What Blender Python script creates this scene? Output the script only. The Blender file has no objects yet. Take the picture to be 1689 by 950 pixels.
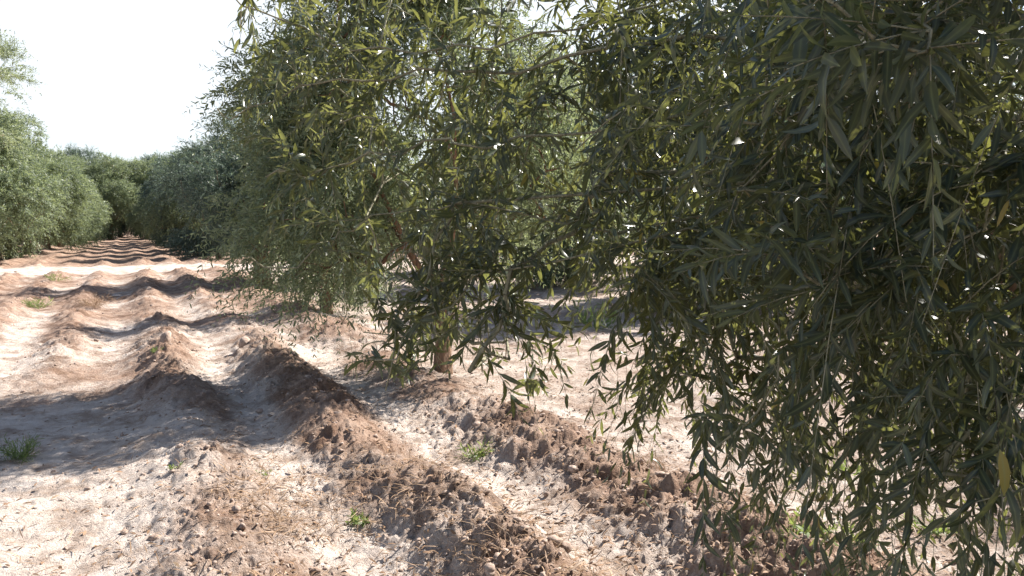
import bpy, math
import numpy as np
from mathutils import Vector
C = bpy.context.scene
COL = C.collection
R = math.radians
rng = np.random.default_rng(11)

# ------------------------------------------------------------------ camera
F_PX = 1377.0; HZ = 365.0; CAMH = 1.6
YAW = math.atan(634 / F_PX)
PITCH = math.atan((475 - HZ) / F_PX)
cam_d = bpy.data.cameras.new('camera'); cam = bpy.data.objects.new('camera', cam_d); COL.objects.link(cam)
cam.location = (0, 0, CAMH)
cam.rotation_euler = (R(90) - PITCH, 0, -YAW)
cam_d.angle = 2 * math.atan(844.5 / F_PX)
cam_d.clip_start = 0.05; cam_d.clip_end = 4000
C.camera = cam

# ------------------------------------------------------------------ light
SUN_EL = 42.0
SUN_AZ = 15.0            # degrees from +X towards +Y
sx, sy, sz = math.cos(R(SUN_EL)) * math.cos(R(SUN_AZ)), math.cos(R(SUN_EL)) * math.sin(R(SUN_AZ)), math.sin(R(SUN_EL))
w = bpy.data.worlds.new('World'); C.world = w; w.use_nodes = True
nt = w.node_tree; bg = nt.nodes['Background']
sky = nt.nodes.new('ShaderNodeTexSky'); sky.sky_type = 'NISHITA'; sky.sun_disc = False
sky.sun_elevation = R(SUN_EL); sky.sun_rotation = R(90 - SUN_AZ)
sky.dust_density = 1.0; sky.air_density = 1.0; sky.ozone_density = 3.0
# thin white high cloud over the blue
tcw = nt.nodes.new('ShaderNodeTexCoord'); mpw = nt.nodes.new('ShaderNodeMapping'); mpw.inputs['Scale'].default_value = (1, 1, 2.2)
now = nt.nodes.new('ShaderNodeTexNoise'); now.inputs['Scale'].default_value = 1.6; now.inputs['Detail'].default_value = 6; now.inputs['Distortion'].default_value = .6
mrw = nt.nodes.new('ShaderNodeMapRange'); mrw.inputs[1].default_value = .30; mrw.inputs[2].default_value = .58; mrw.inputs[3].default_value = .12; mrw.inputs[4].default_value = .8
mxw = nt.nodes.new('ShaderNodeMix'); mxw.data_type = 'RGBA'; mxw.inputs[7].default_value = (7.3, 7.6, 7.9, 1)
nt.links.new(tcw.outputs['Generated'], mpw.inputs[0]); nt.links.new(mpw.outputs[0], now.inputs['Vector']); nt.links.new(now.outputs[0], mrw.inputs[0])
sepw = nt.nodes.new('ShaderNodeSeparateXYZ'); nt.links.new(tcw.outputs['Generated'], sepw.inputs[0])
elw = nt.nodes.new('ShaderNodeMapRange'); elw.inputs[1].default_value = .27; elw.inputs[2].default_value = .46; elw.inputs[3].default_value = 1.0; elw.inputs[4].default_value = .08
nt.links.new(sepw.outputs[2], elw.inputs[0])
mulw = nt.nodes.new('ShaderNodeMath'); mulw.operation = 'MULTIPLY'; nt.links.new(mrw.outputs[0], mulw.inputs[0]); nt.links.new(elw.outputs[0], mulw.inputs[1])
nt.links.new(mulw.outputs[0], mxw.inputs[0]); nt.links.new(sky.outputs[0], mxw.inputs[6])
nt.links.new(mxw.outputs[2], bg.inputs[0]); bg.inputs[1].default_value = 0.062
sd = bpy.data.lights.new('sun', 'SUN'); so = bpy.data.objects.new('sun', sd); COL.objects.link(so)
sd.energy = 5.0; sd.angle = R(0.5); sd.color = (1.0, 0.94, 0.86)
so.rotation_euler = Vector((sx, sy, sz)).to_track_quat('Z', 'Y').to_euler()
C.view_settings.view_transform = 'Standard'; C.view_settings.look = 'None'
C.view_settings.exposure = 1.42; C.view_settings.gamma = 1.0; C.view_settings.use_curve_mapping = False
C.cycles.max_bounces = 7; C.cycles.transmission_bounces = 4; C.cycles.diffuse_bounces = 4

# ------------------------------------------------------------------ helpers
cT, sT = math.cos(YAW), math.sin(YAW)
def ground_xy(r, D): return (r * cT + D * sT, D * cT - r * sT)
def P(px, py, D):
    """world point of a measured picture position at depth D metres"""
    r = (px - 844) / F_PX * D
    x, y = ground_xy(r, D)
    return np.array([x, y, CAMH - (py - HZ) / F_PX * D])
def proj(p):
    p = np.atleast_2d(p)
    D = p[:, 0] * sT + p[:, 1] * cT
    r = p[:, 0] * cT - p[:, 1] * sT
    Ds = np.where(D > 0.05, D, 0.05)
    return 844 + r / Ds * F_PX, HZ + (CAMH - p[:, 2]) / Ds * F_PX, D
def on_ground(px, py):
    D = CAMH * F_PX / (py - HZ)
    q = P(px, py, D)
    return q[0], q[1]

def hash2(ix, iy, s):
    h = (ix.astype(np.int64) * 374761393 + iy.astype(np.int64) * 668265263 + s * 974711) & 0xffffffff
    h = ((h ^ (h >> 13)) * 1274126177) & 0xffffffff
    return ((h ^ (h >> 16)) & 0xffff) / 65535.0
def vnoise(x, y, s=0):
    ix = np.floor(x); iy = np.floor(y); fx = x - ix; fy = y - iy
    ix = ix.astype(np.int64); iy = iy.astype(np.int64)
    fx = fx * fx * fx * (fx * (fx * 6 - 15) + 10); fy = fy * fy * fy * (fy * (fy * 6 - 15) + 10)
    a = hash2(ix, iy, s); b = hash2(ix + 1, iy, s); c = hash2(ix, iy + 1, s); d = hash2(ix + 1, iy + 1, s)
    return (a * (1 - fx) + b * fx) * (1 - fy) + (c * (1 - fx) + d * fx) * fy * 1.0
def fbm(x, y, oct=4, s=0):
    t = 0; amp = 1; tot = 0
    for o in range(oct):
        t = t + amp * (vnoise(x * 2 ** o + 17.3 * o, y * 2 ** o - 9.1 * o, s + o) - 0.5); tot += amp; amp *= 0.5
    return t / tot * 2
def worley(x, y, s):
    ix = np.floor(x); iy = np.floor(y); best = np.full(x.shape, 9.0); hid = np.zeros(x.shape)
    for dx in (-1, 0, 1):
        for dy in (-1, 0, 1):
            a = ix + dx; b = iy + dy
            ai = a.astype(np.int64); bi = b.astype(np.int64)
            d = np.hypot(a + hash2(ai, bi, s) - x, b + hash2(ai, bi, s + 1) - y)
            m = d < best; best = np.where(m, d, best); hid = np.where(m, hash2(ai, bi, s + 2), hid)
    return best, hid
def clodh(x, y, f, s):
    xx = x + .25 / f * 2 * fbm(x * f, y * f, 2, s + 5); d, h = worley(xx * f, y * f, s)
    r = .30 + .45 * h
    return np.where(h > .35, np.clip(1 - (d / r) ** 2, 0, 1) ** .8 * h, 0) / f
def sstep(a, b, x):
    t = np.clip((x - a) / (b - a), 0, 1); return t * t * (3 - 2 * t)

TRK0, TRK1 = 28.4, 32.2
RIDGES = [(-1.95, .20, .34), (-.80, .19, .32), (.36, .22, .38), (1.38, .23, .38), (2.50, .20, .50)]
def ground_h(x, y):
    x = np.atleast_1d(np.asarray(x, float)); y = np.atleast_1d(np.asarray(y, float))
    wob = 0.14 * fbm(x * .15, y * .33, 3, 5) + .09 * fbm(x * 1.1, y * 1.1, 3, 6)
    xx = x + wob
    h = np.zeros_like(xx)
    rid = np.zeros_like(xx)
    for i, (c, hh, wd) in enumerate(RIDGES):
        amp = hh * np.clip(0.95 + .75 * fbm(x * .3 + i * 7.7, y * .6, 3, 20 + i), .25, 1.6)
        if i == 1: amp = amp * sstep(8.5, 11.0, y)
        if i == 2: amp = amp * (.5 + .5 * sstep(4.2, 6.5, y))
        if i == 0: amp = amp * sstep(3.0, 6.0, y)
        amp = amp * (1 - .42 * sstep(9, 15, y))
        g = np.exp(-(np.abs(xx - c) / (wd * .84)) ** 2.0)
        h = h + amp * g; rid = np.maximum(rid, g * np.clip(amp / hh, 0, 1))
    # ridges further off, a regular comb
    comb = (0.5 + 0.5 * np.cos((xx - .36) / 1.12 * 2 * np.pi)) ** 1.3
    far = np.clip(sstep(3.6, 4.6, xx) * sstep(9.6, 8.4, xx) * .0 + sstep(-2.4, -3.0, xx) * sstep(-20, -9, xx) , 0, 1)
    h = h + .10 * comb * far; rid = np.maximum(rid, comb * far)
    right = sstep(4.2, 5.2, xx)
    h = h + right * (.05 * comb) - 0.02 * right
    rid = rid * np.where(xx > 4, .4, 1)
    h = h + .055 * fbm(x * 1.6, y * .9, 4, 97) * sstep(9, 14, y) + .03 * fbm(x * .8, y * .35, 3, 98) * sstep(9, 14, y)
    # cross track flattens everything
    e0 = 0.5 * fbm(x * .5, y * 0, 3, 40); 
    trk = sstep(TRK0 - .8 + e0, TRK0 + .3 + e0, y) * sstep(TRK1 + .7 + e0, TRK1 - .4 + e0, y)
    h = h * (1 - trk) + .03 * trk; rid = rid * (1 - trk)
    fade = np.exp(-np.maximum(np.hypot(x, y) - 70, 0) / 40)
    h = h * fade * (1 - .25 * sstep(TRK1, TRK1 + 3, y))
    near = np.exp(-np.hypot(x, y) / 60)
    rough = 0.35 + 0.65 * rid
    # clumpy clods: sharpened noise
    n1 = fbm(x * 3.1, y * 3.1, 4, 60); n2 = np.abs(fbm(x * 8, y * 8, 4, 70)); n3 = fbm(x * 24, y * 24, 3, 80)
    h = h + near * (rough * (.075 * n1 + .075 * (n2 - .2)) + .011 * n3 * rough + .02 * fbm(x * 1.3, y * 1.3, 3, 90))
    nr_ = np.hypot(x, y) < 36
    if nr_.any():
        cx, cy = x[nr_], y[nr_]
        patchy = np.clip(.22 + 1.3 * rid[nr_] + 1.1 * fbm(cx * 1.2, cy * 1.2, 3, 55) - .35 * np.exp(-((cx + .35) / .6) ** 2), 0.02, 1.3) * (1 - trk[nr_])
        c_ = .17 * clodh(cx, cy, 7, 300) + .25 * sstep(8, 12, cy) * clodh(cx, cy, 3.6, 330) + .30 * sstep(6, 12, cy) * clodh(cx, cy, 7.7, 340) + .33 * clodh(cx, cy, 15, 310) + .45 * clodh(cx, cy, 33, 320)
        h = h.copy(); h[nr_] = h[nr_] + patchy * c_ * .9
    return h, rid, trk

def new_mesh(name, verts, faces_flat, loop_starts, mat, parent=None, smooth=False, attrs=None):
    me = bpy.data.meshes.new(name)
    verts = np.asarray(verts, np.float32)
    me.vertices.add(len(verts)); me.vertices.foreach_set('co', verts.ravel())
    me.loops.add(len(faces_flat)); me.loops.foreach_set('vertex_index', np.asarray(faces_flat, np.int32))
    me.polygons.add(len(loop_starts)); me.polygons.foreach_set('loop_start', np.asarray(loop_starts, np.int32))
    if smooth: me.polygons.foreach_set('use_smooth', np.ones(len(loop_starts), bool))
    me.update(calc_edges=True)
    for k, v in (attrs or {}).items():
        a = me.attributes.new(k, 'FLOAT', 'POINT'); a.data.foreach_set('value', np.asarray(v, np.float32))
    me.materials.append(mat)
    o = bpy.data.objects.new(name, me); COL.objects.link(o)
    if parent is not None: o.parent = parent
    return o
def tag(o, label=None, cat=None, group=None, kind=None):
    if label: o['label'] = label
    if cat: o['category'] = cat
    if group: o['group'] = group
    if kind: o['kind'] = kind
    return o
def empty(name, loc=(0, 0, 0), rz=0, sc=1):
    o = bpy.data.objects.new(name, None); COL.objects.link(o); o.empty_display_size = .3
    o.location = loc; o.rotation_euler = (0, 0, rz); o.scale = (sc, sc, sc) if np.isscalar(sc) else sc
    return o

# ------------------------------------------------------------------ materials
def mat_new(name):
    m = bpy.data.materials.new(name); m.use_nodes = True
    n = m.node_tree.nodes; n.clear()
    return m, n, m.node_tree.links
def ramp(n, stops):
    r = n.new('ShaderNodeValToRGB'); e = r.color_ramp.elements
    while len(e) < len(stops): e.new(.5)
    for i, (p, c) in enumerate(stops): e[i].position = p; e[i].color = (*c, 1)
    return r
def leaf_mat(name, top, under, trans, yellow, k_trans=.35, rough=.42):
    m, n, l = mat_new(name)
    out = n.new('ShaderNodeOutputMaterial')
    at = n.new('ShaderNodeAttribute'); at.attribute_name = 'rnd'
    geo = n.new('ShaderNodeNewGeometry')
    rt = ramp(n, [(0, [c * .6 for c in top]), (.55, top), (.93, [c * 1.6 for c in top]), (.97, yellow)])
    rt.color_ramp.interpolation = 'LINEAR'
    ru = ramp(n, [(0, [c * .75 for c in under]), (.9, [c * 1.2 for c in under]), (.97, yellow)])
    l.new(at.outputs['Fac'], rt.inputs[0]); l.new(at.outputs['Fac'], ru.inputs[0])
    mx = n.new('ShaderNodeMix'); mx.data_type = 'RGBA'
    l.new(geo.outputs['Backfacing'], mx.inputs[0]); l.new(rt.outputs[0], mx.inputs[6]); l.new(ru.outputs[0], mx.inputs[7])
    rib = n.new('ShaderNodeAttribute'); rib.attribute_name = 'rib'
    pw = n.new('ShaderNodeMath'); pw.operation = 'POWER'; pw.inputs[1].default_value = 6; l.new(rib.outputs['Fac'], pw.inputs[0])
    sc = n.new('ShaderNodeMath'); sc.operation = 'MULTIPLY'; sc.inputs[1].default_value = .5; l.new(pw.outputs[0], sc.inputs[0])
    m2 = n.new('ShaderNodeMix'); m2.data_type = 'RGBA'; m2.inputs[7].default_value = (.22, .25, .12, 1)
    l.new(sc.outputs[0], m2.inputs[0]); l.new(mx.outputs[2], m2.inputs[6])
    bs = n.new('ShaderNodeBsdfPrincipled'); l.new(m2.outputs[2], bs.inputs['Base Color'])
    bs.inputs['Roughness'].default_value = rough; bs.inputs['Specular IOR Level'].default_value = .38
    tr = n.new('ShaderNodeBsdfTranslucent'); tr.inputs[0].default_value = (*trans, 1)
    ms = n.new('ShaderNodeMixShader'); ms.inputs[0].default_value = k_trans
    l.new(bs.outputs[0], ms.inputs[1]); l.new(tr.outputs[0], ms.inputs[2]); l.new(ms.outputs[0], out.inputs[0])
    return m
M_LEAF = leaf_mat('olive_leaf', (.010, .027, .031), (.042, .066, .062), (.46, .48, .12), (.28, .20, .05), .20, .32)  # blades darker than silvery olive: the crown's shade is put into the colour
M_LEAF_MID = leaf_mat('olive_leaf_small', (.095, .128, .078), (.28, .33, .23), (.34, .40, .18), (.26, .24, .07), .33, .5)
M_LEAF_BLUE = leaf_mat('olive_leaf_greyish', (.055, .085, .068), (.16, .21, .19), (.19, .26, .16), (.20, .22, .10), .3, .5)
M_WEED = leaf_mat('weed_leaf', (.11, .16, .05), (.16, .21, .09), (.32, .40, .10), (.3, .3, .1), .4, .5)
M_DRY = leaf_mat('dry_grass', (.30, .20, .125), (.34, .24, .16), (.3, .2, .12), (.20, .12, .08), .25, .6)
M_FALLEN = leaf_mat('fallen_leaf', (.20, .12, .07), (.30, .21, .14), (.2, .12, .05), (.30, .26, .18), .1, .7)

def bark_mat(name, c0, c1, scale=9):
    m, n, l = mat_new(name)
    out = n.new('ShaderNodeOutputMaterial'); bs = n.new('ShaderNodeBsdfPrincipled')
    tc = n.new('ShaderNodeTexCoord'); mp = n.new('ShaderNodeMapping'); mp.inputs['Scale'].default_value = (1, 1, .22)
    no = n.new('ShaderNodeTexNoise'); no.inputs['Scale'].default_value = scale * 4; no.inputs['Detail'].default_value = 6
    l.new(tc.outputs['Object'], mp.inputs[0]); l.new(mp.outputs[0], no.inputs['Vector'])
    r = ramp(n, [(.3, c0), (.7, c1)]); l.new(no.outputs[0], r.inputs[0]); l.new(r.outputs[0], bs.inputs['Base Color'])
    bs.inputs['Roughness'].default_value = .85
    bp = n.new('ShaderNodeBump'); bp.inputs['Strength'].default_value = .8; bp.inputs['Distance'].default_value = .03
    l.new(no.outputs[0], bp.inputs['Height']); l.new(bp.outputs[0], bs.inputs['Normal'])
    l.new(bs.outputs[0], out.inputs[0]); return m
M_BARK = bark_mat('bark_brown', (.09, .055, .035), (.28, .17, .10))
M_TWIG = bark_mat('twig_grey', (.20, .19, .12), (.33, .31, .21), 14)

def soil_mat(name, track=False):
    m, n, l = mat_new(name)
    out = n.new('ShaderNodeOutputMaterial'); bs = n.new('ShaderNodeBsdfPrincipled'); bs.inputs['Roughness'].default_value = .95
    bs.inputs['Specular IOR Level'].default_value = .15
    tc = n.new('ShaderNodeTexCoord')
    def noise(s, d=5, rg=.6):
        k = n.new('ShaderNodeTexNoise'); k.inputs['Scale'].default_value = s; k.inputs['Detail'].default_value = d
        k.inputs['Roughness'].default_value = rg; l.new(tc.outputs['Object'], k.inputs['Vector']); return k
    big = noise(.9, 4); med = noise(6, 6, .65); fine = noise(45, 5, .7); grit = noise(170, 3, .7)
    soil = ramp(n, [(.28, (.20, .128, .095)), (.5, (.33, .228, .172)), (.72, (.45, .340, .270))])
    l.new(med.outputs[0], soil.inputs[0])
    crustc = ramp(n, [(.3, (.50, .41, .35)), (.55, (.63, .55, .49)), (.8, (.70, .64, .59))]); l.new(med.outputs[0], crustc.inputs[0])
    a = n.new('ShaderNodeAttribute'); a.attribute_name = 'crust'
    # crust mask = attribute + patchy noise
    def math_(op, x, y=None, v=None):
        k = n.new('ShaderNodeMath'); k.operation = op; l.new(x, k.inputs[0])
        if y is not None: l.new(y, k.inputs[1])
        if v is not None: k.inputs[1].default_value = v
        return k.outputs[0]
    mk = math_('ADD', a.outputs['Fac'], math_('MULTIPLY', math_('SUBTRACT', big.outputs[0], v=.5), v=1.1))
    mk = math_('ADD', mk, math_('MULTIPLY', math_('SUBTRACT', fine.outputs[0], v=.5), v=.9))
    mr = n.new('ShaderNodeMapRange'); mr.inputs[1].default_value = .25; mr.inputs[2].default_value = .75; l.new(mk, mr.inputs[0])
    mx = n.new('ShaderNodeMix'); mx.data_type = 'RGBA'
    l.new(mr.outputs[0], mx.inputs[0]); l.new(soil.outputs[0], mx.inputs[6]); l.new(crustc.outputs[0], mx.inputs[7])
    lit = noise(2.3, 7, .72); lr = ramp(n, [(.40, (.50, .42, .36)), (.52, (1, 1, 1))]); l.new(lit.outputs[0], lr.inputs[0])
    lm = n.new('ShaderNodeMix'); lm.data_type = 'RGBA'; lm.blend_type = 'MULTIPLY'; lm.inputs[0].default_value = .75
    l.new(mx.outputs[2], lm.inputs[6]); l.new(lr.outputs[0], lm.inputs[7]); mx = lm
    # speckle of litter and grit
    g = ramp(n, [(.34, (.45, .36, .30)), (.46, (1, 1, 1))]); l.new(grit.outputs[0], g.inputs[0])
    mu = n.new('ShaderNodeMix'); mu.data_type = 'RGBA'; mu.blend_type = 'MULTIPLY'; mu.inputs[0].default_value = .55
    l.new(mx.outputs[2], mu.inputs[6]); l.new(g.outputs[0], mu.inputs[7])
    l.new(mu.outputs[2], bs.inputs['Base Color'])
    vo = n.new('ShaderNodeTexVoronoi'); vo.feature = 'DISTANCE_TO_EDGE'; vo.inputs['Scale'].default_value = 3.2
    wv = n.new('ShaderNodeVectorMath'); wv.operation = 'ADD'; ws = n.new('ShaderNodeVectorMath'); ws.operation = 'SCALE'; ws.inputs['Scale'].default_value = .25
    l.new(med.outputs['Color'], ws.inputs[0]); l.new(tc.outputs['Object'], wv.inputs[0]); l.new(ws.outputs[0], wv.inputs[1]); l.new(wv.outputs[0], vo.inputs['Vector'])
    cr = n.new('ShaderNodeMapRange'); cr.inputs[1].default_value = 0; cr.inputs[2].default_value = .03; l.new(vo.outputs['Distance'], cr.inputs[0])
    crk = math_('MULTIPLY', cr.outputs[0], mr.outputs[0])
    hsum = math_('ADD', math_('MULTIPLY', fine.outputs[0], v=1.0), math_('MULTIPLY', grit.outputs[0], v=.45))
    hsum = math_('ADD', hsum, math_('MULTIPLY', crk, v=.25))
    bp = n.new('ShaderNodeBump'); bp.inputs['Strength'].default_value = .9; bp.inputs['Distance'].default_value = .03
    l.new(hsum, bp.inputs['Height']); l.new(bp.outputs[0], bs.inputs['Normal'])
    l.new(bs.outputs[0], out.inputs[0]); return m
M_SOIL = soil_mat('soil')
M_TRACK = soil_mat('track_dust')

def rock_mat(name, c0, c1):
    m, n, l = mat_new(name)
    out = n.new('ShaderNodeOutputMaterial'); bs = n.new('ShaderNodeBsdfPrincipled'); bs.inputs['Roughness'].default_value = .95
    tc = n.new('ShaderNodeTexCoord'); no = n.new('ShaderNodeTexNoise'); no.inputs['Scale'].default_value = 40; no.inputs['Detail'].default_value = 6
    l.new(tc.outputs['Object'], no.inputs['Vector']); r = ramp(n, [(.3, c0), (.7, c1)]); l.new(no.outputs[0], r.inputs[0])
    l.new(r.outputs[0], bs.inputs['Base Color']); bp = n.new('ShaderNodeBump'); bp.inputs['Strength'].default_value = .7; bp.inputs['Distance'].default_value = .01
    l.new(no.outputs[0], bp.inputs['Height']); l.new(bp.outputs[0], bs.inputs['Normal']); l.new(bs.outputs[0], out.inputs[0]); return m
M_CLOD = rock_mat('soil_clod', (.20, .14, .11), (.44, .34, .28))
M_STONE = rock_mat('pale_stone', (.40, .31, .25), (.60, .52, .46))

# ------------------------------------------------------------------ ground sheet (finer close to where one stands)
az0 = math.atan2(sT, cT)
ang_f = np.arange(-40, 40, .11); ang_c = np.arange(40, 320, 2.0)
ang = np.radians(np.concatenate([ang_f, ang_c])) + az0
rad = [0.25, .6, 1.0, 1.4, 1.8, 2.2]
r_ = 2.5
while r_ < 70: rad.append(r_); r_ *= 1.0052
while r_ < 3000: rad.append(r_); r_ *= 1.12
rad = np.array(rad); na, nr = len(ang), len(rad)
AA, RR = np.meshgrid(ang, rad)
gx = (RR * np.sin(AA)).ravel(); gy = (RR * np.cos(AA)).ravel()
gh, grid_, gtrk = ground_h(gx, gy)
# pale crust collects in flats and furrows, brown loosened soil on ridges
crust = 0.66 - 0.50 * grid_ + .35 * fbm(gx * .8, gy * .8, 3, 7) + .25 * fbm(gx * 3, gy * 3, 3, 9)
crust = np.where(gx > 3.4, .55 + .1 * fbm(gx * .5, gy * .5, 2, 8), crust)
crust = crust + .55 * np.exp(-((gx + 1.38) / .24) ** 2) * sstep(20, 14, gy) + (.5 * np.exp(-((gx - 1.92) / .17) ** 2) + .35 * np.exp(-((gx - .88) / .15) ** 2)) * sstep(12, 7, gy) + .3 * np.exp(-((gx + .35) / .8) ** 2) * sstep(9, 6, gy) - .30 * sstep(10, 16, gy) * (1 - gtrk) * (gx < 3.4) - .35 * sstep(TRK1, TRK1 + 2, gy)  # soil past the track browner, the alley's shade partly put into this colour
crust = np.maximum(crust, gtrk * 1.2)
i0 = (np.arange(nr - 1)[:, None] * na + np.arange(na)[None, :]); nxt = (np.arange(na) + 1) % na
i1 = np.arange(nr - 1)[:, None] * na + nxt[None, :]
quads = np.stack([i0, i1, i1 + na, i0 + na], -1).reshape(-1, 4)[:, ::-1]
verts = np.stack([gx, gy, gh], 1)
cv = len(verts); verts = np.vstack([verts, [[0, 0, 0]]])
tri = np.stack([np.full(na, cv), nxt, np.arange(na)], 1)
ff = np.concatenate([quads.ravel(), tri.ravel()]); ls = np.concatenate([np.arange(len(quads)) * 4, len(quads) * 4 + np.arange(na) * 3])
g = new_mesh('ground', verts, ff, ls, M_SOIL, smooth=True, attrs={'crust': np.append(crust, .5)}); tag(g, kind='structure')

# dirt track crossing the orchard
tx = np.linspace(-60, 60, 481); ty = np.linspace(0, 1, 25)
TX, TY = np.meshgrid(tx, ty); e0 = .5 * fbm(TX * .5, TX * 0, 3, 40)
Y = TRK0 + .3 + e0 + (TRK1 - TRK0 - .7) * TY
H, _, _ = ground_h(TX, Y); H = H + .012 + .02 * fbm(TX * 2, Y * 2, 3, 3) * 0
rut = -.03 * (np.exp(-((TY - .3) / .06) ** 2) + np.exp(-((TY - .68) / .06) ** 2))
H = np.where((TY < .001) | (TY > .999), H - .05, H + .004)
nx_ = len(tx); i0 = np.arange(len(ty) - 1)[:, None] * nx_ + np.arange(nx_ - 1)[None, :]
q = np.stack([i0, i0 + 1, i0 + 1 + nx_, i0 + nx_], -1).reshape(-1, 4)
o = new_mesh('dirt_track', np.stack([TX.ravel(), Y.ravel(), H.ravel()], 1), q.ravel(), np.arange(len(q)) * 4, M_TRACK, smooth=True, attrs={'crust': (.88 + .25 * fbm(TX * .6, Y * 1.5, 3, 44)).ravel()})
tag(o, kind='structure')

# ------------------------------------------------------------------ leaves
def unit(v): return v / np.maximum(np.linalg.norm(v, axis=-1, keepdims=True), 1e-9)
def leaf_geo(p, d, nrm, L, W, rnd, detail=2):
    """lanceolate leaves: p base, d direction, nrm blade normal"""
    n = len(p); d = unit(d); s = unit(np.cross(d, nrm)); nrm = np.cross(s, d)
    L = L[:, None]; W = W[:, None]
    if detail == 0:
        vs = [p, p + d * L * .45 + s * W * .5, p + d * L, p + d * L * .45 - s * W * .5]
        V = np.stack(vs, 1); F = np.array([0, 1, 2, 3]); S = np.array([0]); k = 4; ribv = np.zeros(4)
    elif detail == 1:
        c = nrm * L * .08
        vs = [p, p + d * L * .33 + s * W * .48 + c * .7, p + d * L * .70 + s * W * .40 + c * .5, p + d * L - c, p + d * L * .70 - s * W * .40 + c * .5, p + d * L * .33 - s * W * .48 + c * .7]
        V = np.stack(vs, 1); F = np.array([0, 1, 5, 1, 2, 4, 5, 2, 3, 4]); S = np.array([0, 3, 7]); k = 6; ribv = np.zeros(6)
    else:
        st = [0, .22, .5, .78, 1]; wd = [0, .40, .5, .34, 0]
        curl = rng.normal(.10, .09, (n, 1)); fold = rng.uniform(.05, .35, (n, 1))
        mid = [p + d * L * t + nrm * (curl * L * (4 * t * (1 - t) * .6 - t * t)) for t in st]
        V = np.stack(mid + [mid[i] + s * W * wd[i] + nrm * fold * W * wd[i] for i in (1, 2, 3)] + [mid[i] - s * W * wd[i] + nrm * fold * W * wd[i] for i in (1, 2, 3)], 1)
        # mids 0..4, right 5,6,7 left 8,9,10
        Fl = [(0, 5, 1), (1, 5, 6, 2), (2, 6, 7, 3), (3, 7, 4), (0, 1, 8), (1, 2, 9, 8), (2, 3, 10, 9), (3, 4, 10)]
        F = np.array([i for f in Fl for i in f]); S = np.cumsum([0] + [len(f) for f in Fl])[:-1]; k = 11
        ribv = np.array([1] * 5 + [0] * 6)
    base = np.arange(n)[:, None] * k
    faces = (base + F[None, :]).ravel(); starts = (np.arange(n)[:, None] * len(F) + S[None, :]).ravel()
    return V.reshape(-1, 3), faces, starts, np.repeat(rnd, k), np.tile(ribv, n)

def shoots(p0, d0, L, droop, step, ll, lw, k_ang=.8, side_down=.15):
    """leaf frames along many shoots. returns leaf arrays and shoot polylines"""
    n = len(p0); d0 = unit(d0); m = int(math.ceil(L.max() / step))
    s = (np.arange(m) + .5)[None, :] * step
    ok = s < L[:, None]
    T = s / L[:, None]
    g = np.array([0, 0, -1.0])
    pos = p0[:, None, :] + d0[:, None, :] * s[..., None] + g * (droop[:, None] * s ** 2)[..., None]
    tan = unit(d0[:, None, :] + g * (2 * droop[:, None] * s)[..., None])
    up = unit(rng.normal(size=(n, 1, 3))); a = unit(np.cross(tan, up)); b = np.cross(tan, a)
    alt = (np.arange(m) % 2)[None, :, None]
    sd = a * alt + b * (1 - alt)
    outs = []
    for sg in (1, -1):
        keep = ok & (rng.random(ok.shape) < .93)
        ang = rng.normal(k_ang, .22, ok.shape)[..., None]
        dr = tan * np.cos(ang) + sg * sd * np.sin(ang) + g * side_down + rng.normal(0, .12, pos.shape)
        dr = unit(dr)
        nr = unit(tan - dr * np.sum(tan * dr, -1, keepdims=True) + rng.normal(0, .35, pos.shape) + np.array([0, 0, .5]))
        sz = (0.65 + .45 * np.sin(np.pi * np.clip(T * .9 + .12, 0, 1))) * rng.uniform(.55, 1.35, ok.shape)
        outs.append((pos[keep], dr[keep], nr[keep], (ll * sz)[keep], (lw * sz * rng.uniform(.8, 1.2, ok.shape))[keep]))
    cat = [np.concatenate([o[i] for o in outs]) for i in range(5)]
    return cat
def shoot_poly(p0, d0, L, droop, k=5):
    d0 = unit(d0); s = np.linspace(0, 1, k)[None, :] * L[:, None]
    return p0[:, None, :] + d0[:, None, :] * s[..., None] + np.array([0, 0, -1.0]) * (droop[:, None] * s ** 2)[..., None]

def tubes(polys, radii, sides=5):
    """polys (n,k,3), radii (n,k)"""
    n, k, _ = polys.shape
    t = np.gradient(polys, axis=1); t = unit(t)
    ref = np.where(np.abs(t[..., 2:3]) > .9, np.array([1.0, 0, 0]), np.array([0, 0, 1.0]))
    a = unit(np.cross(t, ref)); b = np.cross(t, a)
    th = np.arange(sides) / sides * 2 * np.pi
    V = polys[:, :, None, :] + radii[:, :, None, None] * (a[:, :, None, :] * np.cos(th)[None, None, :, None] + b[:, :, None, :] * np.sin(th)[None, None, :, None])
    idx = np.arange(n * k * sides).reshape(n, k, sides); nx = np.roll(idx, -1, axis=2)
    q = np.stack([idx[:, :-1], nx[:, :-1], nx[:, 1:], idx[:, 1:]], -1).reshape(-1, 4)
    return V.reshape(-1, 3), q.ravel(), np.arange(len(q)) * 4
def merge(geos):
    V = []; F = []; S = []; nv = 0; nf = 0
    for v, f, s in geos: V.append(v); F.append(f + nv); S.append(s + nf); nv += len(v); nf += len(f)
    return np.vstack(V), np.concatenate(F), np.concatenate(S)

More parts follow.
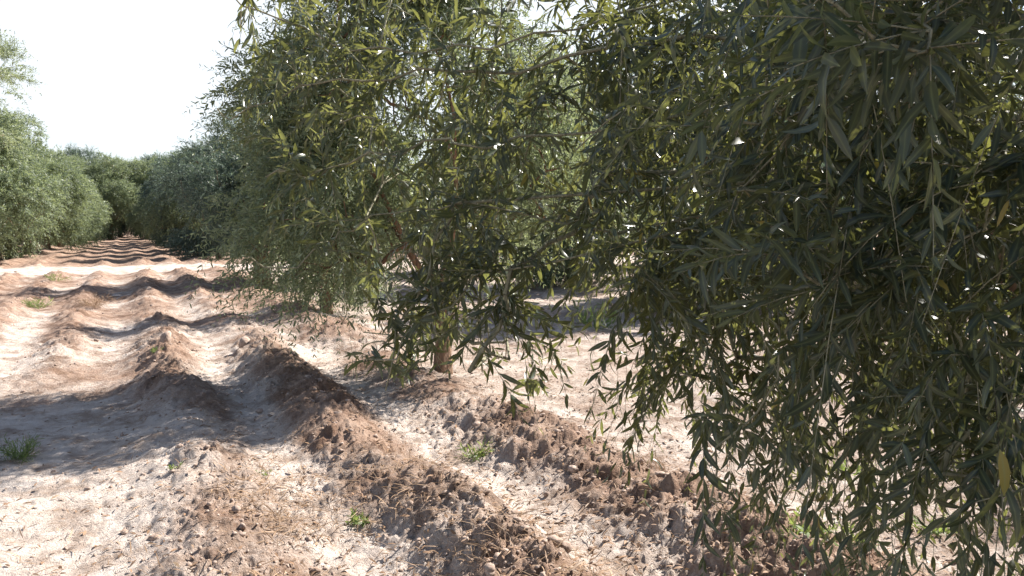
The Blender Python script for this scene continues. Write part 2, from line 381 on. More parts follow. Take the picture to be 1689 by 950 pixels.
class Skeleton:
    """limbs first; then every twig end is tied to the nearest wood, as a branching tree"""
    def __init__(s): s.pos = []; s.par = []; s.links = []
    def add_chain(s, pts, parent=-1):
        ids = []
        for p in pts:
            s.pos.append(np.array(p, float)); s.par.append(parent); parent = len(s.pos) - 1; ids.append(parent)
        return ids
    def attach(s, targets, droop=.12):
        order = np.argsort(np.linalg.norm(targets - s.pos[0], axis=1) if len(s.pos) else 0)
        tips = []
        for i in order:
            t = targets[i]; A = np.array(s.pos)
            dv = A - t; dist = np.linalg.norm(dv, axis=1) + .25 * np.maximum(dv[:, 2], -.3) 
            j = int(np.argmin(dist)); a = A[j]; Ld = np.linalg.norm(t - a)
            k = max(2, int(Ld / .22) + 1); f = np.linspace(0, 1, k + 1)[1:, None]
            pts = a + (t - a) * f; arch = np.sin(np.pi * f[:, 0]) * Ld * droop
            pts[:, 2] += arch; pts[:-1] += rng.normal(0, .02 * min(Ld, 1), (k - 1, 3))
            ids = s.add_chain(pts, j); tips.append((i, ids[-1], unit(pts[-1] - (pts[-2] if k > 1 else a))))
        return tips
    def geometry(s, r_tip=.0022, expo=.45, rmin_count=0, sides=6, rmax=.12, skip=0):
        n = len(s.pos); cnt = np.zeros(n); ch = np.zeros(n)
        for i in range(n - 1, -1, -1):
            if ch[i] == 0: cnt[i] += 1
            p = s.par[i]
            if p >= 0: cnt[p] += cnt[i]; ch[p] += 1
        rad = np.minimum(r_tip * cnt ** expo, rmax)
        A = np.array(s.pos); segs = []; rr = []
        for i in range(n):
            p = s.par[i]
            if p < 0 or i < skip or cnt[i] < rmin_count: continue
            segs.append([A[p], A[i]]); rr.append([min(rad[p], rad[i] * 1.5), rad[i]])
        return tubes(np.array(segs), np.array(rr), sides), rad

def knotty_trunk(pts, radii, sides=14):
    """one continuous gnarled trunk tube along points"""
    pts = np.array(pts, float); f = np.linspace(0, len(pts) - 1, len(pts) * 5)
    P_ = np.stack([np.interp(f, np.arange(len(pts)), pts[:, i]) for i in range(3)], 1)
    for _ in range(3): P_[1:-1] = (P_[:-2] + P_[1:-1] * 2 + P_[2:]) / 4
    rr = np.interp(f, np.arange(len(pts)), radii)
    v, fa, st = tubes(P_[None], rr[None], sides)
    c = np.repeat(P_, sides, axis=0)
    th = np.tile(np.arange(sides) / sides * 2 * np.pi, len(P_)); hh = c[:, 2]
    k = 1 + .12 * np.sin(th * 3 + hh * 4) + .07 * np.sin(th * 5 - hh * 7) + rng.normal(0, .025, len(th))
    return c + (v - c) * k[:, None], fa, st

# ------------------------------------------------------------------ olive tree prototypes for the rows
def clumpy_targets(n, rx, ry, z0, z1, seed, lobes=12):
    r = np.random.default_rng(seed)
    cs = []; 
    for i in range(lobes):
        a = r.uniform(0, 2 * np.pi); zz = r.uniform(0, 1) ** .8; k = math.sin(math.pi * min(.98, .32 + .62 * zz)) ** .7
        rr = r.uniform(.35, .78) * k
        cs.append((rx * rr * math.cos(a), ry * rr * math.sin(a), z0 + (z1 - z0) * (.10 + .8 * zz), r.uniform(.36, .58)))
    cs.append((0, 0, z0 + (z1 - z0) * .55, .6)); cs.append((r.uniform(-.4, .4), r.uniform(-.4, .4), z0 + (z1 - z0) * .86, .42))
    out = []
    while len(out) < n:
        c = cs[r.integers(len(cs))]; d = unit(r.normal(size=3)); q = r.uniform(.35, 1) ** .5
        p = np.array(c[:3]) + d * q * c[3] * np.array([rx, ry, .30 * (z1 - z0) + .35])
        if p[2] > z0 and p[2] < z1 + .25: out.append(p)
    return np.array(out)
def make_tree(h, rx, ry, z0, n_t, n_s, step, ll, lw, seed, leafmat, detail, lean=(0, 0), droopk=1.0, sl=(.25, .6), trunk_r=.13, tmask=None):
    global rng
    rng = np.random.default_rng(seed)
    root = empty('olive_tree')
    T = clumpy_targets(n_t, rx, ry, z0, h - .2, seed)
    T[:, 0] += lean[0] * (T[:, 2] / h); T[:, 1] += lean[1] * (T[:, 2] / h)
    if tmask is not None: T = T[tmask(T)]
    sk = Skeleton()
    fork = np.array([.05 + lean[0] * .12, lean[1] * .12, .75])
    sk.add_chain([(0, 0, -.1), (.02, 0, .25), (.04, .02, .5), fork])
    fi = 3
    nl = 5; limbs = []
    for i in range(nl):
        a = 2 * np.pi * (i + rng.uniform(-.3, .3)) / nl; q = rng.uniform(.3, .5)
        top = np.array([rx * q * math.cos(a) + lean[0] * .6, ry * q * math.sin(a) + lean[1] * .6, h * rng.uniform(.5, .72)])
        pts = [fork + (top - fork) * f + np.array([math.cos(a), math.sin(a), 0]) * .25 * math.sin(f * math.pi) + rng.normal(0, .03, 3) for f in (.2, .4, .6, .8, 1)]
        sk.add_chain(pts, fi); limbs.append([fork] + pts)
    tips = sk.attach(T)
    (bv, bf, bs_), rad = sk.geometry(r_tip=.0035, sides=5 if detail else 4, rmin_count=1 if detail else 2, rmax=.07, skip=4)
    tr = knotty_trunk([(0, 0, -.15), (.02, 0, .0), (.02, 0, .25), (.04, .02, .5), fork, fork + [0, 0, .12]], [trunk_r * 1.75, trunk_r * 1.35, trunk_r, trunk_r * .95, trunk_r * 1.1, trunk_r * .5])
    new_mesh('trunk', *tr, M_BARK, root, True)
    new_mesh('branches', bv, bf, bs_, M_BARK, root, True)
    # shoots
    ids = np.repeat(np.arange(len(tips)), n_s); n = len(ids)
    tp = np.array([sk.pos[t[1]] for t in tips])[ids] + rng.normal(0, .06, (n, 3)); td = np.array([t[2] for t in tips])[ids]
    cen = np.array([lean[0] * .6, lean[1] * .6, h * .5]); outw = unit((tp - cen) * np.array([1, 1, .8]))
    d0 = unit(td * .5 + outw * .55 + unit(rng.normal(size=(n, 3))) * .8)
    L = rng.uniform(*sl, n); dr = rng.uniform(.3, 1.5, n) * droopk
    dr = dr * np.where(tp[:, 2] > h * .8, .35, 1)
    lf = shoots(tp, d0, L, dr, step, ll, lw)
    hl, _, _ = np.zeros(len(lf[0])), 0, 0
    ok = lf[0][:, 2] > .12
    lf = [q[ok] for q in lf]
    v, f_, s_, rn, rib = leaf_geo(*lf, np.clip(rng.beta(2, 2.4, len(lf[0])) * .93 + (rng.random(len(lf[0])) < .015) * .5, 0, 1), detail)
    new_mesh('crown', v, f_, s_, leafmat, root, False, {'rnd': rn, 'rib': rib})
    return root
def copy_tree(root):
    c = root.copy(); COL.objects.link(c)
    for ch in root.children:
        k = ch.copy(); COL.objects.link(k); k.parent = c
    return c
def put(o, x, y, rz=None, sc=1.0):
    h, _, _ = ground_h(np.array([x]), np.array([y]))
    o.location = (x, y, float(h[0]) - .03)
    if rz is not None: o.rotation_euler = (0, 0, rz)
    o.scale = (sc, sc, sc) if np.isscalar(sc) else sc
    return o

G_ROW = 'olive trees planted in the orchard rows'
# tree with the brown trunk beyond the near boughs (leans towards the alley)
px1, D1 = 724, 8.4
x1, y1 = ground_xy((px1 - 844) / F_PX * D1, D1)
t1 = make_tree(5.1, 1.5, 1.75, .95, 950, 8, .030, .062, .0145, 101, M_LEAF_MID, 1, lean=(-.72, -.1), droopk=1.3, trunk_r=.08)
tag(t1, 'olive tree with bare brown trunk seen just behind the yellow-green near boughs', 'tree', G_ROW); put(t1, x1, y1, 0)
# small tree further along
x3, y3 = ground_xy((533 - 844) / F_PX * 13.9, 13.9)
t3 = make_tree(3.3, 1.0, 1.0, .25, 260, 7, .030, .062, .0145, 103, M_LEAF_MID, 1, droopk=1.4, trunk_r=.09)
tag(t3, 'low small olive tree whose skirt of foliage reaches the soil beside the ridges', 'tree', G_ROW); put(t3, x3, y3, 0)
# dense tree before the track
x2, y2 = ground_xy((428 - 844) / F_PX * 21.0, 21.0)
t2 = make_tree(4.4, 2.2, 2.2, .6, 1100, 8, .034, .070, .018, 102, M_LEAF_BLUE, 0, trunk_r=.2)
tag(t2, 'dark olive tree with thick trunk, last in its row before the pale dirt track', 'tree', G_ROW); put(t2, x2, y2, 0)

# far tree prototypes
fa = [make_tree(5.4, 2.4, 2.3, .25, 820, 7, .045, .105, .030, 200 + i, (M_LEAF_MID, M_LEAF_BLUE, M_LEAF_MID)[i], 0, sl=(.3, .65)) for i in range(3)]
used = [False] * 3
def far_tree(x, y, sc, label, k=None):
    r = np.random.default_rng(int(abs(x * 131 + y * 17)) + 5)
    k = int(r.integers(3)) if k is None else k
    o = fa[k] if not used[k] else copy_tree(fa[k]); used[k] = True
    put(o, x, y, r.uniform(0, 6.28), (sc * r.uniform(.94, 1.08), sc * r.uniform(.94, 1.08), sc * r.uniform(.95, 1.06)))
    tag(o, label, 'tree', G_ROW); return o
far_tree(-4.7, 36.2, 1.10, 'large pale sunlit olive tree at the left edge, just past the dirt track', 0)
far_tree(-4.6, 41.5, 1.08, 'sunlit olive tree right behind the large pale one at the left edge', 2)
far_tree(-4.4, 47.0, 1.05, 'third sunlit olive tree of the left-hand row past the track', 0)
far_tree(3.5, 37.4, .92, 'blue-green olive tree nearest the dirt track on the right of the alley beyond it', 1)
far_tree(3.4, 42.6, .93, 'second olive tree past the track on the right side of the alley', 0)
far_tree(3.5, 48.0, .98, 'third olive tree past the track on the right side of the alley', 1)
ORD = ('first', 'second', 'third', 'fourth', 'fifth', 'sixth', 'seventh', 'eighth', 'ninth', 'tenth', 'eleventh')
for i, y in enumerate(np.arange(53, 74, 5.3)):
    far_tree(-4 + .3 * math.sin(i * 2), y, 1.03 + .07 * math.sin(i * 1.7), f'dark distant olive tree, {ORD[i + 3]} past the track in the left alley row')
    far_tree(3.5 + .3 * math.cos(i * 3), y + .8, 1.0 + .08 * math.sin(i * 2.3), f'distant olive tree, {ORD[i + 3]} past the track in the right alley row')
for i, (x, q) in enumerate(zip((-3.6, -.6, 2.6), ('left', 'middle', 'right'))):
    far_tree(x, 91 + i % 2, 1.5, f'olive tree deepest at the far alley end, {q} one of three')
for i, x in enumerate((-8, -4.3, -1.2, 1.6, 4.6, 8.0)):
    far_tree(x, 80 + 1.5 * math.sin(i * 5), 1.33 + .08 * math.sin(i * 3), f'tall olive tree across the far alley end, {ORD[i]} of six from the left')
for x, ys, nm in ((10.2, (3.0, 12.8, 18.6, 24.2, 37, 43, 49, 55, 61, 68), 'second'), (17.4, (6, 12.5, 19, 25, 38, 45, 52, 60), 'third'), (25, (10, 18, 25, 40, 48), 'fourth')):
    for i, y in enumerate(ys):
        far_tree(x, y, (.90 if y > 30 else .97) if x < 12 else .98, f'olive tree glimpsed through the near boughs, {ORD[i]} tree of the {nm} row')
lt = make_tree(6.3, 2.2, 2.2, 3.3, 260, 6, .04, .08, .02, 311, M_LEAF_MID, 0, lean=(.7, 0))
tag(lt, 'high-crowned olive tree outside the left edge, only thin twig ends reaching in against the sky', 'tree', G_ROW); put(lt, *ground_xy((-118 - 844) / F_PX * 20, 20), 0)

# ------------------------------------------------------------------ the near tree
rng = np.random.default_rng(7)
POLY = [(380, -6000), (392, 10), (415, 95), (365, 150), (372, 215), (455, 320), (440, 430), (520, 470), (560, 560), (555, 640), (700, 640), (770, 620),
        (850, 580), (855, 760), (905, 800), (925, 660), (985, 660), (960, 750), (1000, 815), (1130, 850), (1150, 1000), (1200, 3500), (9000, 3500), (9000, -6000)]
def in_poly(x, y, poly=POLY):
    ins = np.zeros(len(x), bool); n = len(poly)
    for i in range(n):
        x0, y0 = poly[i]; x1_, y1_ = poly[(i + 1) % n]
        c = ((y0 > y) != (y1_ > y)) & (x < (x1_ - x0) * (y - y0) / (y1_ - y0 + 1e-9) + x0)
        ins ^= c
    return ins
def allowed(p, jit=18):
    x, y, D = proj(p)
    ok = in_poly(x + rng.normal(0, jit, len(x)), y + rng.normal(0, jit, len(x)))
    dist = np.linalg.norm(p - np.array([0, 0, CAMH]), axis=1)
    return (ok | (D < .2)) & (dist > .85) & (p[:, 2] > .15)

root = empty('olive_tree', (2.9, 1.25, 0))
tag(root, 'nearest olive tree, its leafy boughs hanging large across the right half of the view', 'tree', G_ROW)
O = np.array([2.9, 1.25, 0.0])
sk = Skeleton()
fork = np.array([2.85, 1.28, .85])
sk.add_chain([(2.9, 1.25, -.1), (2.9, 1.25, .3), (2.87, 1.27, .6), fork])
limb_def = [
    [P(1720, 520, 2.05), P(1610, 400, 2.1), P(1530, 280, 2.2), P(1480, 120, 2.3), P(1440, -100, 2.4)],
    [(2.7, 1.7, 1.3), (2.4, 2.1, 1.9), (2.0, 2.4, 2.5), (1.6, 2.6, 3.0)],
    [(3.2, 1.7, 1.4), (3.4, 2.1, 2.2), (3.3, 2.3, 3.2)],
    [(3.4, 1.0, 1.5), (3.9, .8, 2.3), (4.1, .8, 3.3)],
    [(2.9, .9, 1.5), (2.9, .5, 2.4), (2.7, .4, 3.4), (2.6, .5, 4.2)],
    [(2.5, .9, 1.4), (2.1, .5, 2.1), (1.7, .2, 2.8)]]
limb_objs = []
for pts in limb_def:
    sk.add_chain(pts, 3); limb_objs.append([fork] + [np.array(p) for p in pts])
nl = len(sk.pos)
# arching boughs that carry the hanging curtain: (list of picture points with depth)
boughs = [
    [(1300, -60, 2.4), (1050, 30, 2.45), (820, 60, 2.5), (640, 75, 2.55), (500, 60, 2.6), (415, 15, 2.65)],
    [(1150, 60, 2.4), (900, 90, 2.45), (700, 120, 2.5), (560, 140, 2.55), (440, 160, 2.6), (375, 190, 2.6)],
    [(1050, 220, 2.3), (900, 230, 2.3), (760, 240, 2.3), (640, 260, 2.35), (540, 290, 2.35), (450, 300, 2.35)],
    [(980, 380, 2.3), (840, 350, 2.3), (700, 350, 2.3), (590, 380, 2.25), (520, 395, 2.2), (455, 425, 2.2)],
    [(900, 420, 2.2), (800, 440, 2.25), (730, 500, 2.25), (650, 560, 2.2), (590, 600, 2.2)],
    [(1650, 250, 1.4), (1600, 330, 1.35), (1500, 440, 1.3), (1380, 480, 1.3), (1270, 465, 1.3)],
    [(1750, 20, 1.3), (1600, 60, 1.2), (1450, 70, 1.15), (1350, 80, 1.15)],
    [(1500, 130, 1.6), (1350, 160, 1.6), (1250, 215, 1.6), (1150, 190, 1.6)],
    [(1400, -30, 2.0), (1250, 120, 2.0), (1100, 180, 2.0), (950, 240, 2.1)],
    [(1700, 500, 1.3), (1660, 640, 1.25), (1600, 760, 1.25)],
    [(1780, 60, 1.45), (1680, 190, 1.4), (1580, 320, 1.4), (1450, 440, 1.45), (1330, 560, 1.5), (1230, 720, 1.6), (1190, 860, 1.65)],
    [(1450, 60, 1.5), (1385, 180, 1.5), (1380, 300, 1.5), (1388, 420, 1.5), (1395, 520, 1.55)],
    [(1330, 100, 1.45), (1295, 200, 1.45), (1275, 300, 1.45), (1268, 380, 1.45)],
    [(1640, -60, 1.05), (1560, 20, 1.0), (1480, 60, .98), (1380, 50, .98)],
    [(1000, 300, 2.3), (900, 400, 2.3), (830, 500, 2.25), (790, 620, 2.2)],
    [(760, 330, 2.3), (700, 450, 2.3), (660, 540, 2.3), (640, 620, 2.25)],
]
for b in boughs:
    pts = np.array([P(*q) for q in b]); A = np.array(sk.pos[:nl]); j = int(np.argmin(np.linalg.norm(A - pts[0], axis=1)))
    f = np.linspace(0, len(pts) - 1, len(pts) * 3)
    pp = np.stack([np.interp(f, np.arange(len(pts)), pts[:, i]) for i in range(3)], 1)
    for _ in range(2): pp[1:-1] = (pp[:-2] + 2 * pp[1:-1] + pp[2:]) / 4
    kk = rng.normal(0, .03, pp.shape); kk[1:-1] = (kk[:-2] + kk[1:-1] + kk[2:]) / 2; pp += kk
    a = A[j]; lead = [a + (pp[0] - a) * k for k in (.33, .66)]
    sk.add_chain(lead + list(pp), j)
# targets in the crown volume, thickened to shade the curtain, cut to light the centre
n = 1500; d = unit(rng.normal(size=(n, 3))); q = rng.uniform(.3, 1, n) ** .5
bulk = np.array([3.0, 1.0, 2.75]) + d * q[:, None] * np.array([2.1, 1.75, 2.4])
x, y, D = proj(bulk)
bulk = bulk[allowed(bulk, 5) & ~((bulk[:, 1] > 2.15) & (bulk[:, 2] > 1.6) & (bulk[:, 0] > 1.5)) & ~((x < 1120) & (D > 0) & (D < 5)) & (bulk[:, 2] > .5) & ~((D > 0) & (D < 3.5) & (y > 420) & (rng.random(n) < .85)) & ((bulk[:, 2] > 1.7) | (rng.random(n) < .25)) & ((bulk[:, 0] > 2.3) | (rng.random(n) < .4))]
# targets in the curtain seen, by zone: (x0,x1,y0,y1,depth0,depth1,count)
zones = [(400, 700, -60, 130, 2.5, 3.1, 11), (480, 700, 100, 330, 2.3, 2.9, 12), (700, 1060, -80, 150, 2.4, 3.1, 26), (700, 860, 130, 420, 2.3, 2.8, 9),
         (860, 1000, 130, 300, 2.3, 3.0, 4), (560, 820, 330, 500, 2.3, 2.7, 6), (560, 850, 500, 610, 2.2, 2.9, 19), (600, 860, 380, 560, 2.3, 2.9, 8), (1000, 1250, -60, 200, 2.2, 3.2, 26),
         (1250, 1720, -80, 200, 1.3, 3.0, 32), (960, 1250, 200, 480, 2.1, 3.0, 26), (1250, 1720, 200, 450, 1.5, 3.0, 34), (1000, 1180, 430, 600, 2.2, 2.8, 6),
         (1150, 1450, 450, 640, 2.1, 2.8, 10), (1400, 1720, 450, 640, 1.9, 2.8, 10), (1600, 1720, 520, 860, 1.1, 1.6, 8), (1480, 1720, 230, 620, 1.2, 2.0, 16)]
cur = []
for (a, b, c, e, f0, f1, k) in zones:
    for _ in range(k): cur.append(P(rng.uniform(a, b), rng.uniform(c, e), rng.uniform(f0, f1)))
cur = np.array(cur)
T = np.vstack([bulk, cur])
tips = sk.attach(T, .15)
(bv, bf, bs_), rad = sk.geometry(r_tip=.0021, expo=.42, sides=5, rmax=.05, skip=4)
tr = knotty_trunk([(2.9, 1.25, -.15), (2.9, 1.25, 0), (2.9, 1.25, .3), (2.87, 1.27, .6), fork, fork + [0, 0, .15]], [.24, .19, .15, .14, .16, .06])
new_mesh('trunk', tr[0] - O, tr[1], tr[2], M_BARK, root, True)
for pts in limb_objs:
    k = len(pts); v = knotty_trunk(pts, np.linspace(.042, .026, k), 10); new_mesh('limb', v[0] - O, v[1], v[2], M_BARK, root, True)
# shoots: from every twig end, and along the boughs
nb = len(sk.pos)
tipP = np.array([sk.pos[t[1]] for t in tips]); tipD = np.array([t[2] for t in tips]); isc = np.array([t[0] >= len(bulk) for t in tips])
ids = np.repeat(np.arange(len(tips)), np.where(isc, 5, 5)); n = len(ids)
p0 = tipP[ids] + rng.normal(0, .035, (n, 3))
d0 = unit(tipD[ids] * .5 + unit(rng.normal(size=(n, 3))) * .9 + np.array([-.25, 0, .1]))
L = rng.uniform(.12, .50, n); dr = rng.uniform(.8, 4.5, n)
# bough side shoots
bi = np.arange(nl, nl + sum(len(b) * 3 + 2 for b in boughs)); A = np.array(sk.pos)
bcount = np.concatenate([np.full(len(b) * 3 + 2, 3 if b[-1][2] < 1.7 else 2) for b in boughs]); ids2 = np.repeat(bi, bcount); n2 = len(ids2); par = np.array(sk.par)[ids2]
t2_ = unit(A[ids2] - A[par]); p2 = A[ids2] - (A[ids2] - A[par]) * rng.random((n2, 1))
d2 = unit(t2_ * .6 + unit(rng.normal(size=(n2, 3))) * .8 + np.array([0, 0, .25]))
p0 = np.vstack([p0, p2]); d0 = np.vstack([d0, d2]); L = np.append(L, rng.uniform(.08, .25, n2)); dr = np.append(dr, rng.uniform(.2, 1.5, n2))
# long hanging strings of the lower curtain
ns = 230; hp = np.array([P(rng.uniform(985, 1720), rng.uniform(400, 700), rng.uniform(1.8, 3.0)) for _ in range(ns)])
A = np.array(sk.pos); near_ = np.array([np.argmin(np.linalg.norm(A[4:] - q_, axis=1)) + 4 for q_ in hp])
hp = A[near_] + (hp - A[near_]) * np.minimum(1, .12 / np.linalg.norm(hp - A[near_], axis=1))[:, None]
hd = unit(rng.normal(size=(ns, 3)) * np.array([.5, .5, .3]) + np.array([0, 0, -.5]))
p0 = np.vstack([p0, hp]); d0 = np.vstack([d0, hd]); L = np.append(L, rng.uniform(.25, .62, ns)); dr = np.append(dr, rng.uniform(.8, 2.5, ns))
end = shoot_poly(p0, d0, L, dr, 2)[:, 1]
ok = allowed(end, 12) & allowed(p0, 12)
# keep the window between the two masses thin
x, y, D = proj(end); win = (x > 850) & (x < 945) & (y > 255) & (y < 620) & (D > 0)
ok &= ~(win & (rng.random(len(x)) < .75))
win = (x > 455) & (x < 640) & (y > 430) & (y < 540) & (D > 0)
ok &= ~(win & (rng.random(len(x)) < .6))
vis_ = (D > 0) & (x > 300) & (x < 1750) & (y > -60) & (y < 1100)
kp = np.interp(y, [0, 250, 420, 520, 900], [1, .95, .80, .66, .58]); kp = np.where(x < 950, .82, kp); kp = np.where((x > 690) & (x < 1060) & (y < 230), 1.0, kp)
clump = fbm(x * .009, y * .005, 2, 77); kp = kp * np.clip(1 + 1.3 * clump, .25, 1.7)
ok &= ~vis_ | (rng.random(len(x)) < kp)
p0, d0, L, dr = p0[ok], d0[ok], L[ok], dr[ok]
pl = shoot_poly(p0, d0, L, dr, 6); rr = np.linspace(.0014, .0006, 6)[None, :].repeat(len(pl), 0)
tw = tubes(pl, rr, 3)
wood = merge([(bv, bf, bs_), tw])
new_mesh('branches', wood[0] - O, wood[1], wood[2], M_TWIG, root, True)
lf = shoots(p0, d0, L, dr, .021, .054, .0106, .75, .35)
dist = np.linalg.norm(lf[0] - np.array([0, 0, CAMH]), axis=1); okk = dist > .8
lf = [q_[okk] for q_ in lf]
nlf = len(lf[0]); print('hero leaves', nlf, 'shoots', len(p0))
rnd = np.clip(rng.beta(2, 2.4, nlf) * .93 + (rng.random(nlf) < .012) * .5, 0, 1)
v, f_, s_, rn, rib = leaf_geo(*lf, rnd, 2)
new_mesh('crown', v - O, f_, s_, M_LEAF, root, False, {'rnd': rn, 'rib': rib})

# ------------------------------------------------------------------ clods, litter, grass
rng = np.random.default_rng(21)
def scatter(n, dmin, dmax, amax=37):
    D = np.exp(rng.uniform(np.log(dmin), np.log(dmax), n)); a = np.radians(rng.uniform(-amax, amax, n)) + az0
    return D * np.sin(a), D * np.cos(a)
import bmesh
def ico(sub):
    bm = bmesh.new(); bmesh.ops.create_icosphere(bm, subdivisions=sub, radius=1)
    v = np.array([p.co[:] for p in bm.verts]); f = np.array([[q.index for q in p.verts] for p in bm.faces]); bm.free(); return v, f
iv, iff = ico(2)
def lumps(x, y, size, sink=.3):
    n = len(x); h, _, _ = ground_h(x, y)
    k = 1 + rng.normal(0, .14, (n, len(iv), 1)) 
    ax = rng.normal(size=(n, 1, 3)); k = k + .3 * np.tanh(3 * np.sum(iv[None] * ax, -1, keepdims=True)); k = k * (1 - .25 * (np.sum(iv[None] * rng.normal(size=(n, 1, 3)), -1, keepdims=True) > .5))
    sc = rng.uniform(.6, 1.3, (n, 1, 3)) * np.array([1, 1, .7]) * size[:, None, None]
    V = iv[None] * k * sc; V = V + np.stack([x, y, h + size * (.5 - sink)], 1)[:, None, :]
    base = np.arange(n)[:, None, None] * len(iv)
    F = (base + iff[None]).reshape(-1); return V.reshape(-1, 3), F, np.arange(n * len(iff)) * 3
x, y = scatter(48000, 2.8, 34)
_, rd, tk = ground_h(x, y); patch = fbm(x * .9, y * .9, 3, 31)
keep = (rng.random(len(x)) < (.06 + .9 * rd * (patch > -.25))) & (tk < .3); x, y = x[keep], y[keep]
size = np.clip(rng.lognormal(-5.35, .6, len(x)), .002, .03) * (1 + .03 * np.hypot(x, y))
o = new_mesh('soil_clods', *lumps(x, y, size), M_CLOD); tag(o, 'loose brown crumbs and clods of tilled soil over the ridges', 'soil clods', kind='stuff')

def grass_blades(x, y, L, flat=.15, width=.0025, mat=M_DRY, name='dry_grass', lean=1.0):
    n = len(x); h, _, _ = ground_h(x, y); a = rng.uniform(0, 2 * np.pi, n)
    d = np.stack([np.cos(a), np.sin(a), np.abs(rng.normal(flat, flat, n))], 1)
    p = np.stack([x, y, h + .004], 1)
    nr = np.stack([rng.normal(0, .4, n), rng.normal(0, .4, n), np.ones(n)], 1)
    v, f, s, rn, rib = leaf_geo(p, d, nr, L, np.full(n, width) * rng.uniform(.6, 1.4, n), rng.random(n) * .95, 1)
    return new_mesh(name, v, f, s, mat, None, False, {'rnd': rn, 'rib': rib})
x, y = scatter(110000, 2.8, 32)
_, rd, tk = ground_h(x, y); patch = fbm(x * 1.1 + 5, y * 1.1, 3, 33)
keep = (rng.random(len(x)) < np.clip(.05 + .22 * (patch > .05) * (.2 + rd) + .8 * np.exp(-((x - .45) / .55) ** 2) * (y < 5.6) * (patch > -.1), 0, 1) * np.clip(2.2 - x / 1.2, .12, 1)) & (tk < .3)
x, y = x[keep], y[keep]
o = grass_blades(x, y, rng.uniform(.03, .16, len(x)), .14, .0045); tag(o, 'dry straw and dead grass lying on the soil', 'dry grass', kind='stuff')
x, y = scatter(34000, 2.8, 24)
_, rd, tk = ground_h(x, y); nearrow = np.exp(-((x - 2.9) / 1.6) ** 2)
keep = rng.random(len(x)) < .12 + .6 * nearrow
x, y = x[keep], y[keep]
o = grass_blades(x, y, rng.uniform(.03, .06, len(x)), .15, .011, M_FALLEN, 'fallen_leaves'); tag(o, 'fallen brown olive leaves littering the ground', 'leaf litter', kind='stuff')

# weeds: each a plant of its own
def weed(px, py, size, nb_, label, mat=M_WEED, wd=.006, up=1.1, name='weed', cat='weed', group=None):
    x, y = on_ground(px, py); h = float(ground_h(np.array([x]), np.array([y]))[0][0])
    # the ridge height shifts the spot towards the viewer slightly
    k = (CAMH - h) / CAMH; x, y = x * k, y * k; h = float(ground_h(np.array([x]), np.array([y]))[0][0])
    a = rng.uniform(0, 2 * np.pi, nb_)
    d = unit(np.stack([np.cos(a), np.sin(a), rng.uniform(.2, 1.4, nb_) * up], 1))
    p = np.stack([np.cos(a), np.sin(a), np.zeros(nb_)], 1) * rng.uniform(0, .3, (nb_, 1)) * size
    L = size * rng.uniform(.5, 1.1, nb_)
    lfs = shoots(p, d, L, rng.uniform(.2, 1.2, nb_) / size * .3, size * .14, size * .28, wd, .8, 0)
    v, f, s, rn, rib = leaf_geo(*lfs, rng.random(len(lfs[0])) * .9, 1)
    root = empty(name, (x, y, h - .005)); tag(root, label, cat, group)
    new_mesh('leaves', v, f, s, mat, root, False, {'rnd': rn, 'rib': rib})
    pl = shoot_poly(p, d, L, np.full(nb_, .2), 5); st = tubes(pl, np.full((nb_, 5), .0013), 3)
    new_mesh('stems', *st, mat, root, False, {'rnd': np.full(len(st[0]), .4), 'rib': np.zeros(len(st[0]))})
    return root
GW = 'green weeds growing on the bare soil'
weed(588, 862, .085, 14, 'small green weed on the flank of the ridge at bottom centre', wd=.010, group=GW)
weed(60, 508, .34, 26, 'bright green weed clump by the far furrow at the left', wd=.012, group=GW)
weed(90, 462, .34, 16, 'pale weed clump behind the bright green one, near the dirt track', wd=.012, group=GW)
weed(12, 765, .20, 34, 'dark green grassy tuft cut by the left edge of the view', wd=.006, up=1.8, group=GW)
weed(782, 722, .16, 20, 'yellow-green weed tuft below the hanging boughs, between two ridges', wd=.006, up=1.6, group=GW)
weed(276, 778, .055, 8, 'tiny weed sprig at the lower edge of the tree shadow', wd=.007, group=GW)
weed(425, 784, .09, 16, 'flat weed patch in the shaded furrow floor', wd=.006, up=.4, group=GW)
weed(1350, 930, .15, 26, 'bright green weed under the hanging boughs at bottom right', wd=.012, group=GW)
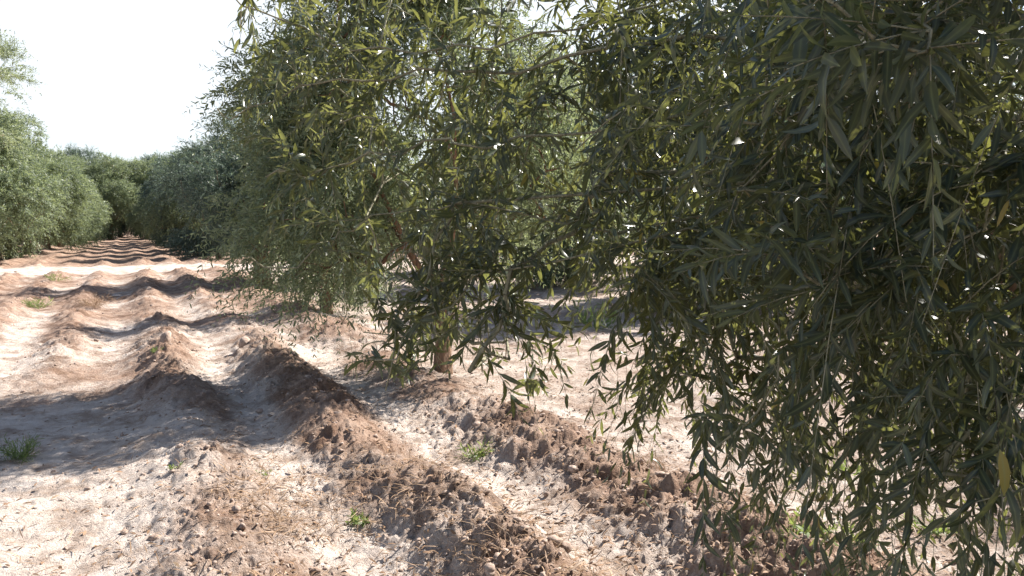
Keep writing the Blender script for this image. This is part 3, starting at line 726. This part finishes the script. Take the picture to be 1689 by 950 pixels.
weed(1432, 925, .12, 18, 'smaller bright weed right of another under the boughs', wd=.011, group=GW)
weed(1420, 790, .16, 18, 'pale green weed on the sunlit soil behind the near boughs', wd=.010, group=GW)
weed(1560, 890, .16, 18, 'weed at the lower right corner behind the boughs', wd=.010, group=GW)
weed(990, 545, .55, 20, 'young light green sapling on shaded ground beyond the first row', wd=.022, up=1.8, name='olive_sapling', cat='sapling', group=None)
weed(575, 175 + 270, .3, 12, 'weed tuft at the foot of the small olive tree', wd=.012, group=GW)
weed(150, 505, .38, 50, 'clump of dry yellow straw by the second furrow at the left', M_DRY, .006, .9, 'dry_grass_tuft', 'dry grass')
weed(255, 585, .10, 14, 'small weed on the crest of the ridge just above the tree shadow', wd=.007, group=GW)
weed(1105, 800, .22, 14, 'thin straw-coloured stalks at the right ridge below the boughs', M_DRY, .004, 1.1, 'dry_grass_tuft', 'dry grass')

def rock(px, py, size, label, mat, name, cat, flat=.6):
    x, y = on_ground(px, py); x = np.array([x]); y = np.array([y]); 
    v, f, s = lumps(x, y, np.array([size]), .28)
    c = np.array([x[0], y[0], v[:, 2].min()])
    v = (v - c) * np.array([1, 1, flat / .75]); o = new_mesh(name, v, f, s, mat); o.location = c
    tag(o, label, cat); return o
rock(885, 925, .060, 'pale flat stone in the furrow at bottom centre', M_STONE, 'stone', 'stone')
rock(240, 918, .024, 'small dark pebble on the pale crust at bottom left', M_CLOD, 'stone', 'stone')
rock(1093, 866, .030, 'rounded brown clod on the sunlit ground left of the hanging boughs', M_CLOD, 'clod', 'clod')
rock(265, 604, .085, 'dark upright clod on the crest of the left ridge', M_CLOD, 'clod', 'clod', 1.0)
rock(400, 596, .085, 'broad brown clod on the crest of the middle ridge', M_CLOD, 'clod', 'clod', .8)
rock(88, 853, .018, 'small clod alone on the white crust at left', M_CLOD, 'clod', 'clod')
rock(190, 491, .09, 'white piece of litter in the shaded furrow near the track', M_STONE, 'stone', 'stone', .5)  # lump in stone material stands for a white piece of litter
rock(920, 912, .035, 'smaller stone beside the pale flat stone', M_STONE, 'stone', 'stone')
